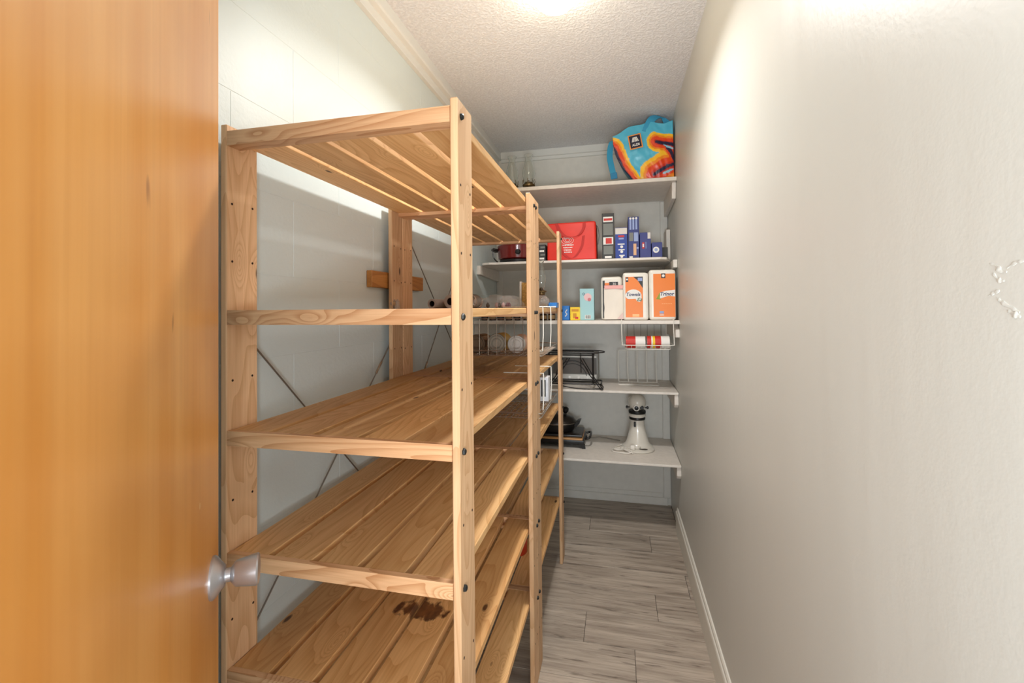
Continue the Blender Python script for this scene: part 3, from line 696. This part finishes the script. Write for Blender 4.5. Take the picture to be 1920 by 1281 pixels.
# ------------------------------------------------------------------ fourth shelf: racks and toaster oven
z4 = .8103
wrk = empty('white_wire_rack', (.12, 2.93, z4), 'white wire rack standing on the shelf beneath the hanging basket', 'rack')
mb = MB().tube([(x, y, .0022) for x, y in rloop(-.117, .122, -.075, .035, .01, 3)], .0022, 6, closed=True); mb.obj('base_wire', M_whitewire, wrk, smooth=True)
for i, x in enumerate((-.113, -.055, .002, .060, .117)):
    MB().tube([(x, .035, .002), (x-.003, .034, .10), (x-.002, .035, .20)], .0034, 6).obj('upright_wire', M_whitewire, wrk, smooth=True)
MB().tube([(-.116, .035, .20), (.118, .035, .20)], .0022, 6).obj('top_wire', M_whitewire, wrk, smooth=True)
brk = empty('black_wire_rack', (-.25, 2.75, z4), 'black wire pot rack with splayed legs on the shelf above the griddle', 'rack')
def BT(pts, r=.003, name='frame_wire', closed=False):
    MB().tube([(p[0]+.25, p[1]-2.75, p[2]-z4) for p in pts], r, 7, closed=closed).obj(name, M_blackwire, brk, smooth=True)
BT([(x, y, 1.022) for x, y in rloop(-.50, -.075, 2.66, 2.80, .06)], .0036, closed=True)
BT([(x, y, 1.006) for x, y in rloop(-.48, -.135, 2.68, 2.80, .02)], .0036, closed=True)
BT([(x, y, .834) for x, y in rloop(-.42, -.095, 2.70, 2.86, .02)], .0042, closed=True)
for x in (-.345, -.212): BT([(x, 2.70, 1.018), (x+.002, 2.705, .90)], .003)
for x in (-.14, -.40): BT([(x, 2.705, 1.018), (x, 2.705, .834)], .0055)
BT([(x, 2.80, 1.018) for x in (-.48, -.14)], .003)
for s, c0 in ((1, -.245), (-1, -.245)):
    for o1, o2 in ((.03, .150), (.045, .162)):
        BT([(c0+s*o1, 2.70, .985), (c0+s*(o1+.06), 2.66, .89), (c0+s*o2, 2.64, .817)], .003, 'leg_wire')
    BT([(c0+s*.150, 2.64, .817), (c0+s*.158, 2.632, .8135), (c0+s*.162, 2.64, .817)], .003, 'leg_wire')
BT([(x, 2.72, z) for x, z in arc(-.262, .868, .10, 8, 172, 16)], .003)
BT([(x, 2.72, z) for x, z in arc(-.262, .868, .083, 8, 172, 16)], .0022)
BT(spline([(-.33, 2.68, .826), (-.24, 2.66, .815), (-.13, 2.655, .815), (-.09, 2.68, .816), (-.085, 2.72, .82), (-.11, 2.74, .83)], 6), .003)
to = empty('toaster_oven', (-.26, 2.97, z4), 'grey toaster oven with a chrome control strip behind the black wire rack', 'appliance')
MB().box(-.15, .142, -.085, .10, .012, .185, bev=.008, seg=2).obj('body', mat('grey_enamel', (150, 148, 142), .45), to, smooth=True)
MB().box(-.14, .132, -.0885, -.085, .058, .155, bev=.001).obj('door', mat('smoky_glass', (118, 114, 110), .15), to)
MB().box(-.14, .132, -.092, -.085, .160, .170, bev=.001).obj('door_handle', M_white, to)
cp = MB().box(-.14, .132, -.0885, -.085, .014, .054, bev=.001).obj('control_strip', mat('pale_chrome', (206, 202, 194), .3, metal=.3), to)
for x in (-.09, -.035, .02, .075): MB().lathe([(.009, 0), (.009, .008), (.004, .011)], 16, mx=Matrix.Translation((x, -.0885, .034)) @ Matrix.Rotation(PI/2, 4, 'X')).obj('knob', M_white, cp, smooth=True)
for x in (-.13, .122):
    for y in (-.07, .08): MB().lathe([(.008, 0), (.01, .012)], 12, c=(x, y, 0)).obj('foot', M_black, to)

# ------------------------------------------------------------------ lowest shelf: griddle, pot, mixer
z5 = .4333
gd = empty('electric_griddle', (-.36, 2.87, z5), 'black electric griddle with a tan drip edge on the lowest shelf', 'griddle')
MB().box(-.20, .158, -.105, .12, .022, .050, bev=.006, seg=2).obj('base', M_black, gd, smooth=True)
MB().box(-.198, .150, -.108, .115, .0505, .060, bev=.004, seg=2).obj('drip_edge', mat('tan_enamel', (196, 142, 84), .35), gd, smooth=True)
MB().box(-.195, .146, -.088, .115, .0605, .075, bev=.004, seg=2).obj('cooking_plate', mat('nonstick_black', (38, 32, 28), .3), gd, smooth=True)
for s in (-1, 1):
    MB().tube(spline([(s*.162, -.07, .05) if s > 0 else (-.202, -.07, .05), (s*.19 if s > 0 else -.225, -.06, .06), (s*.19 if s > 0 else -.225, .06, .06), (s*.162 if s > 0 else -.202, .07, .05)], 5), .007, 8).obj('handle', M_black, gd, smooth=True)
    for y in (-.095, .105):
        x = .148 if s > 0 else -.19
        MB().prism([(x-.022, .024), (x+.014, .024), (x+.018, 0), (x, 0)], 'y', y-.008, y+.008).obj('leg', M_black, gd)
pt2 = empty('grill_pot', (-.385, 2.88, z5+.0755), 'black lidded grill pot with side lugs sitting on the griddle', 'pot')
MB().lathe([(.085, 0), (.11, .006), (.126, .045), (.128, .052)], 40, sy=.75).obj('pot_body', M_black, pt2, smooth=True)
MB().lathe([(.129, .0525), (.130, .06), (.11, .085), (.06, .102), (.001, .105)], 40, sy=.75).obj('lid', mat('nonstick_black', (38, 32, 28), .3), pt2, smooth=True)
MB().lathe([(.008, 0), (.007, .02), (.02, .035), (.022, .05), (.012, .06), (.001, .062)], 20, c=(.06, 0, .088)).obj('lid_knob', M_black, pt2, smooth=True)
MB().prism([(.11, .045), (.14, .07), (.158, .075), (.15, .055), (.128, .03)], 'y', -.03, .03).obj('lug', M_black, pt2)
MB().prism([(-.11, .045), (-.14, .07), (-.158, .075), (-.15, .055), (-.128, .03)], 'y', -.03, .03).obj('lug', M_black, pt2)
MB().tube([(x, y, .0565) for x, y in [(.131*math.cos(a_/16*PI), .099*math.sin(a_/16*PI)) for a_ in range(17, 31)]], .002, 6).obj('steel_rim', M_chromewire, pt2, smooth=True)

mx_ = empty('stand_mixer', (.112, 2.86, z5), 'white stand mixer without its bowl on the lowest shelf', 'mixer')
M_mix = mat('white_enamel', (226, 220, 208), .22, coat=.4)
MB().lathe([(.088, 0), (.092, .004), (.092, .012), (.086, .017), (.074, .026), (.064, .045), (.056, .075), (.048, .105), (.042, .14), (.040, .172)], 48, sy=1.0).obj('column', M_mix, mx_, smooth=True)
MB().lathe([(.090, 0), (.095, .004), (.095, .012), (.088, .016)], 48, sy=.95, c=(0, -.035, 0)).obj('base', M_mix, mx_, smooth=True)
MB().lathe([(.046, .1725), (.0475, .176), (.0475, .186), (.046, .188)], 40).obj('collar_band', M_black, mx_, smooth=True)
MB().lathe([(.046, .1885), (.050, .194), (.050, .206), (.047, .2085)], 40).obj('collar', M_mix, mx_, smooth=True)
MB().lathe([(.049, .209), (.0505, .212), (.0505, .224), (.049, .226)], 40).obj('trim_band', M_bolt, mx_, smooth=True)
mb = MB(); bmesh.ops.create_uvsphere(mb.bm, u_segments=40, v_segments=24, radius=1)
for v in mb.bm.verts:
    v.co = Vector((v.co.x*.053, v.co.y*(.10 if v.co.y < 0 else .14)*.62, v.co.z*.05)); v.co.z += .275
    if v.co.z < .2265: v.co.z = .2265
mb.obj('head', M_mix, mx_, smooth=True)
def mdisc(x, z, r_, m_, y, name, pr=.006):
    MB().lathe([(r_, 0), (r_*1.02, pr*.6), (r_*.85, pr)], 28, mx=Matrix.Translation((x, y, z)) @ Matrix.Rotation(PI/2, 4, 'X')).obj(name, m_, mx_, smooth=True)
mdisc(-.006, .250, .020, M_mix, -.046, 'hub_rim', .014); mdisc(-.006, .250, .012, M_black, -.060, 'hub_socket', .003)
mdisc(.026, .252, .011, M_black, -.047, 'knob', .010)
for s in (-1, 1): MB().lathe([(.004, 0), (.004, .010), (.0085, .012), (.0085, .02), (.004, .023)], 16, mx=Matrix.Translation((s*.044, -.01, .245)) @ Matrix.Rotation(s*PI/2, 4, 'Y')).obj('side_knob', M_black, mx_, smooth=True)
MB().box(-.022, -.010, -.0500, -.038, .135, .165, bev=.002).obj('speed_lever', M_black, mx_)
MB().lathe([(.024, 0), (.024, .003), (.018, .004)], 24, c=(.03, -.085, .0145), sy=.6).obj('bowl_seat', mat('grey_metal_dark', (84, 78, 70), .4, metal=.6), mx_, smooth=True)
M_cord = mat('white_cord', (236, 230, 220), .4)
cord = MB().tube(spline([(-.05, .03, .05), (-.068, .02, .02), (-.105, .01, .0045), (-.135, -.04, .0045), (-.15, -.105, .0045), (-.11, -.135, .0045), (-.055, -.14, .006), (-.04, -.12, .012), (-.075, -.09, .012), (-.125, -.10, .012), (-.135, -.085, .012), (-.09, -.06, .012), (-.05, -.08, .019), (-.02, -.095, .026), (.0, -.10, .030), (.012, -.085, .029)], 8), .0038, 8)
cord.obj('power_cord', M_cord, mx_, smooth=True)
MB().tube(spline([(-.03, -.14, .006), (-.065, -.12, .014), (-.10, -.07, .014), (-.075, -.06, .014), (-.045, -.10, .02), (-.02, -.118, .02)], 8), .0038, 8).obj('power_cord', M_cord, mx_, smooth=True)
MB().box(-.045, -.02, -.112, -.09, .0215, .043, bev=.004, seg=2).obj('plug', M_cord, mx_, smooth=True)
tag(MB().tube(spline([(-.185, 2.995, z5+.004), (-.12, 3.03, z5+.0035), (-.04, 3.00, z5+.0035), (.01, 2.975, z5+.0035)], 8), .003, 7).obj('loose_cord', mat('grey_cord', (150, 142, 130), .5), smooth=True), 'thin grey cord lying behind the mixer on the lowest shelf', 'cord')

# ------------------------------------------------------------------ things on the second pine unit
zL2, zL3, zL4, zL6 = 1.2845, 1.0365, .7875, .3025
def roll(name, x, y, r_, L, lab, m_, core, yaw=0.):
    o = empty(name, (x, y, zL2+r_), lab, 'roll', 'rolls lying on the second slatted level', rz=yaw)
    mm = Matrix.Rotation(-PI/2, 4, 'X')
    MB().lathe([(core, 0), (r_-.001, 0), (r_, .001), (r_, L-.001), (r_-.001, L), (core, L), (core, 0)], 32, mx=mm, caps=False).obj('roll_body', m_, o, smooth=True)
    MB().lathe([(core-.0015, .004), (core-.0003, .004), (core-.0003, L-.004), (core-.0015, L-.004), (core-.0015, .004)], 28, mx=mm, caps=False).obj('core_tube', mat('dark_card_core', (52, 34, 28), .8), o, smooth=True)
    return o
M_roll = mat('plastic_film_roll', (190, 182, 178), .3, var=.05)
roll('film_roll', -.748, 1.76, .0205, .30, 'narrow pale roll with a dark core, nearest the left wall', M_roll, .0125, -.12)
roll('film_roll', -.675, 1.78, .029, .28, 'thicker pale roll half hidden by the front pine post', M_roll, .016, -.12)
o = empty('glass_tumbler', (-.585, 1.76, zL2+.029), 'ribbed clear glass tumbler lying on its side beside the rolls', 'glass')
mm = Matrix.Rotation(-PI/2, 4, 'X')
MB().lathe([(.0275, 0), (.029, .002), (.0285, .09), (.020, .11), (.018, .113), (.001, .113)], 32, mx=mm, caps=False).obj('glass_body', mat('thick_glass', (226, 222, 218), .08, trans=.75), o, smooth=True)
mb = MB()
for k in range(6): mb.tube([(.0292*math.cos(2*PI*i/24), .012+.012*k, .0292*math.sin(2*PI*i/24)) for i in range(24)], .0011, 5, closed=True)
mb.obj('glass_ribs', M_steel, o, smooth=True)
# clear bag of trinkets
M_film = mat('clear_film', (236, 236, 236), .12, alpha=.2)
mb = MB(); bmesh.ops.create_icosphere(mb.bm, subdivisions=4, radius=1)
for v in mb.bm.verts:
    n_ = 1+.22*noise.noise(v.co*2.4)+.12*noise.noise(v.co*6)
    v.co = Vector((v.co.x*.085*n_, v.co.y*.06*n_, max(-.023, v.co.z*.034*n_)))
o = empty('plastic_bag', (-.52, 1.98, zL2+.024), 'crumpled clear plastic bag of small dark trinkets behind the tumbler', 'bag')
mb.obj('bag_film', M_film, o, smooth=True)
rn = random.Random(5)
for k in range(9):
    x, y = rn.uniform(-.055, .055), rn.uniform(-.03, .03); m_ = rn.choice([c_dk, mat('mauve_plastic', (132, 76, 96), .4), c_gr, mat('pale_pink', (232, 190, 190), .5)])
    MB().lathe([(.003, 0), (.008, .004), (.009, .012), (.005, .02), (.001, .024)], 10, c=(x, y, -.022)).obj('trinket', m_, o, smooth=True)
mb = MB(); bmesh.ops.create_icosphere(mb.bm, subdivisions=4, radius=1)
for v in mb.bm.verts:
    n_ = 1+.25*noise.noise(v.co*2.1+Vector((5, 0, 0)))
    v.co = Vector((v.co.x*.06*n_, v.co.y*.05*n_, max(-.022, v.co.z*.036*n_)))
ob = mb.obj('plastic_bag', M_film, smooth=True, loc=(-.50, 2.14, zL2+.023)); tag(ob, 'flatter empty clear plastic bag next to the golden packet', 'bag')
gp = empty('golden_packet', (-.425, 2.20, zL2), 'upright golden packet of grain with a cream edge beside the middle pine post', 'packet')
mb = MB().box(-.030, .034, -.02, .02, 0, .125, bev=.007, seg=3)
for v in mb.bm.verts: v.co += Vector((0, 1, 0))*.003*noise.noise(v.co*60)
mb.obj('packet_body', mat('golden_grain', (196, 152, 82), .5, var=.3, bump=.6, bscale=140), gp, smooth=True)
MB().box(-.041, -.031, -.018, .018, 0, .130, bev=.002).obj('cream_edge', mat('cream_card', (220, 212, 202), .5), gp)
ol = empty('oil_lamp', (-.362, 2.21, zL2), 'clear glass oil lamp with a round font on the slatted unit', 'oil lamp')
MB().lathe([(.026, 0), (.034, .006), (.041, .024), (.039, .042), (.026, .056), (.016, .062)], 36).obj('glass_font', mat('thick_glass', (226, 222, 218), .08, trans=.75), ol, smooth=True)
MB().lathe([(.017, .0625), (.019, .066), (.019, .074), (.025, .077), (.024, .083), (.012, .088), (.004, .10)], 24).obj('burner', M_brass, ol, smooth=True)
MB().tube([(.012, 0, .080), (.026, 0, .080)], .002, 6).obj('wick_knob', M_brass, ol, smooth=True)
MB().lathe([(r_, z_+.084) for r_, z_ in chimney(.15, .020)], 28, caps=False).obj('glass_chimney', M_glass, ol, smooth=True)
o = carton('blue_flat_box', -.325, -.285, 2.20, 2.28, zL2, 1.309, mat('sky_packet', (24, 112, 190), .4), 'flat blue box at the aisle edge of the slatted unit')
panel(o, -.018, .016, .002, .007, M_white)
cz = MB(); cz.tube(spline([(-.782, 1.50, zL2+.003), (-.79, 1.49, zL2+.02), (-.783, 1.505, zL2+.032)], 6), .004, 6); cz.lathe([(.008, 0), (.010, .01), (.006, .02), (.008, .028), (.002, .034)], 14, c=(-.77, 1.50, zL2))
tag(cz.obj('glass_stopper', mat('thick_glass', (226, 222, 218), .08, trans=.75), smooth=True), 'small clear glass stopper standing on the nearer unit by the left wall', 'glass stopper')

def slide_basket(ztop, zf, y0, y1, label, grid_m, full_sides):
    x0, x1 = -.60, -.272
    o = empty('under_shelf_basket', ((x0+x1)/2, (y0+y1)/2, zf), label, 'basket', 'wire baskets hooked under the slatted levels')
    cx, cy = (x0+x1)/2, (y0+y1)/2
    def T(mb, *p, r=.0016, closed=False): mb.tube([(a_-cx, b_-cy, c_-zf) for a_, b_, c_ in p], r, 6, closed=closed)
    mb = MB(); T(mb, *[(a_, b_, zf) for a_, b_ in rloop(x0, x1, y0, y1, .015, 3)], closed=True, r=.002); T(mb, *[(a_, b_, zf+.018) for a_, b_ in rloop(x0-.004, x1+.006, y0-.004, y1+.004, .015, 3)], closed=True, r=.0022); mb.obj('rim', M_chromewire, o, smooth=True)
    mb = MB(); k = x0+.02
    while k < x1: T(mb, (k, y0, zf), (k, y1, zf)); k += .022
    k = y0+.025
    while k < y1: T(mb, (x0, k, zf), (x1, k, zf)); k += .03
    mb.obj('wire_grid', grid_m, o, smooth=True)
    zt = ztop-.040
    mb = MB(); k = x0+.02
    while k < x1-.02:
        T(mb, (k, y0, zf), (k, y0, zt), r=.0013); k += .034
    T(mb, (x0, y0, zt), (x1-.02, y0, zt))
    if full_sides: mb.obj('side_wires', M_chromewire, o, smooth=True)
    else: mb.bm.free()
    for y in (1.675, 1.875):
        mb = MB(); T(mb, (x1, y, zf+.018), (x1+.004, y, zf+.08), (x1+.004, y, ztop-.03), (x1+.003, y, ztop+.0035), (x1-.01, y, ztop+.0045), (x1-.15, y, ztop+.004), r=.0019)
        mb.obj('hook_arm', M_whitewire, o, smooth=True)
    return o
slide_basket(1.284, 1.105, 1.66, 2.07, 'upper wire basket holding jars lying on their sides', M_chromewire, True)
slide_basket(1.036, .885, 1.62, 2.05, 'lower empty-looking wire basket one level below the jars', M_chromewire, False)
jn = ['nearest the left wall, with a dark brown lid', 'in the middle, with a gold label', 'nearest the aisle, with ringed silver lid']
for i, (x, r_) in enumerate(((-.545, .036), (-.462, .038), (-.382, .035))):
    o = empty('storage_jar', (x, 1.72, 1.1085+r_), 'jar lying in the upper wire basket '+jn[i], 'jar', 'jars lying in the upper wire basket')
    mm = Matrix.Rotation(-PI/2, 4, 'X')
    MB().lathe([(r_*.95, .014), (r_-.001, .02), (r_-.001, .115), (r_*.8, .122), (.001, .123)], 32, mx=mm).obj('jar_glass', [mat('brown_glass', (112, 84, 62), .15), mat('gold_label', (196, 160, 80), .4), mat('pink_tan_label', (206, 160, 136), .4)][i], o, smooth=True)
    MB().lathe([(.001, .002), (r_*.42, .002), (r_*.45, 0), (r_*.5, 0), (r_*.53, .002), (r_*.72, .002), (r_*.75, 0), (r_*.8, 0), (r_*.84, .003), (r_*.93, .003), (r_*.96, 0), (r_, .001), (r_, .013), (r_*.95, .0135)], 36, mx=mm).obj('lid', [mat('bronze_lid', (110, 90, 70), .35, metal=.6), mat('tin_dull', (150, 142, 128), .35, metal=.7), mat('tin', (196, 192, 186), .3, metal=.7)][i], o, smooth=True)
o = carton('striped_packet', -.335, -.285, 1.90, 1.96, .8895, .99, mat('white_packet', (226, 228, 234), .4), 'white packet with dark stripes in the lower wire basket', 'packet')
for k in range(3): panel(o, -.02+.014*k, -.014+.014*k, .02, .09, c_dk)
rj = empty('red_jar', (-.405, 1.80, zL6), 'red jar with a checked lid on the lowest slatted level', 'jar')
MB().lathe([(.040, 0), (.043, .004), (.043, .062), (.038, .07)], 32).obj('jar_body', mat('red_glass', (176, 44, 24), .25), rj, smooth=True)
MB().lathe([(.040, .0705), (.041, .073), (.041, .108), (.038, .11)], 32).obj('lid', M_white, rj, smooth=True)
mb = MB()
for k in range(16):
    for j in range(2):
        if (k+j) % 2: mb.box(-.004, .004, -.0416, -.0405, .076+.015*j, .089+.015*j, mx=Matrix.Rotation(2*PI*k/16, 4, 'Z'))
mb.obj('lid_checks', c_dk, rj)
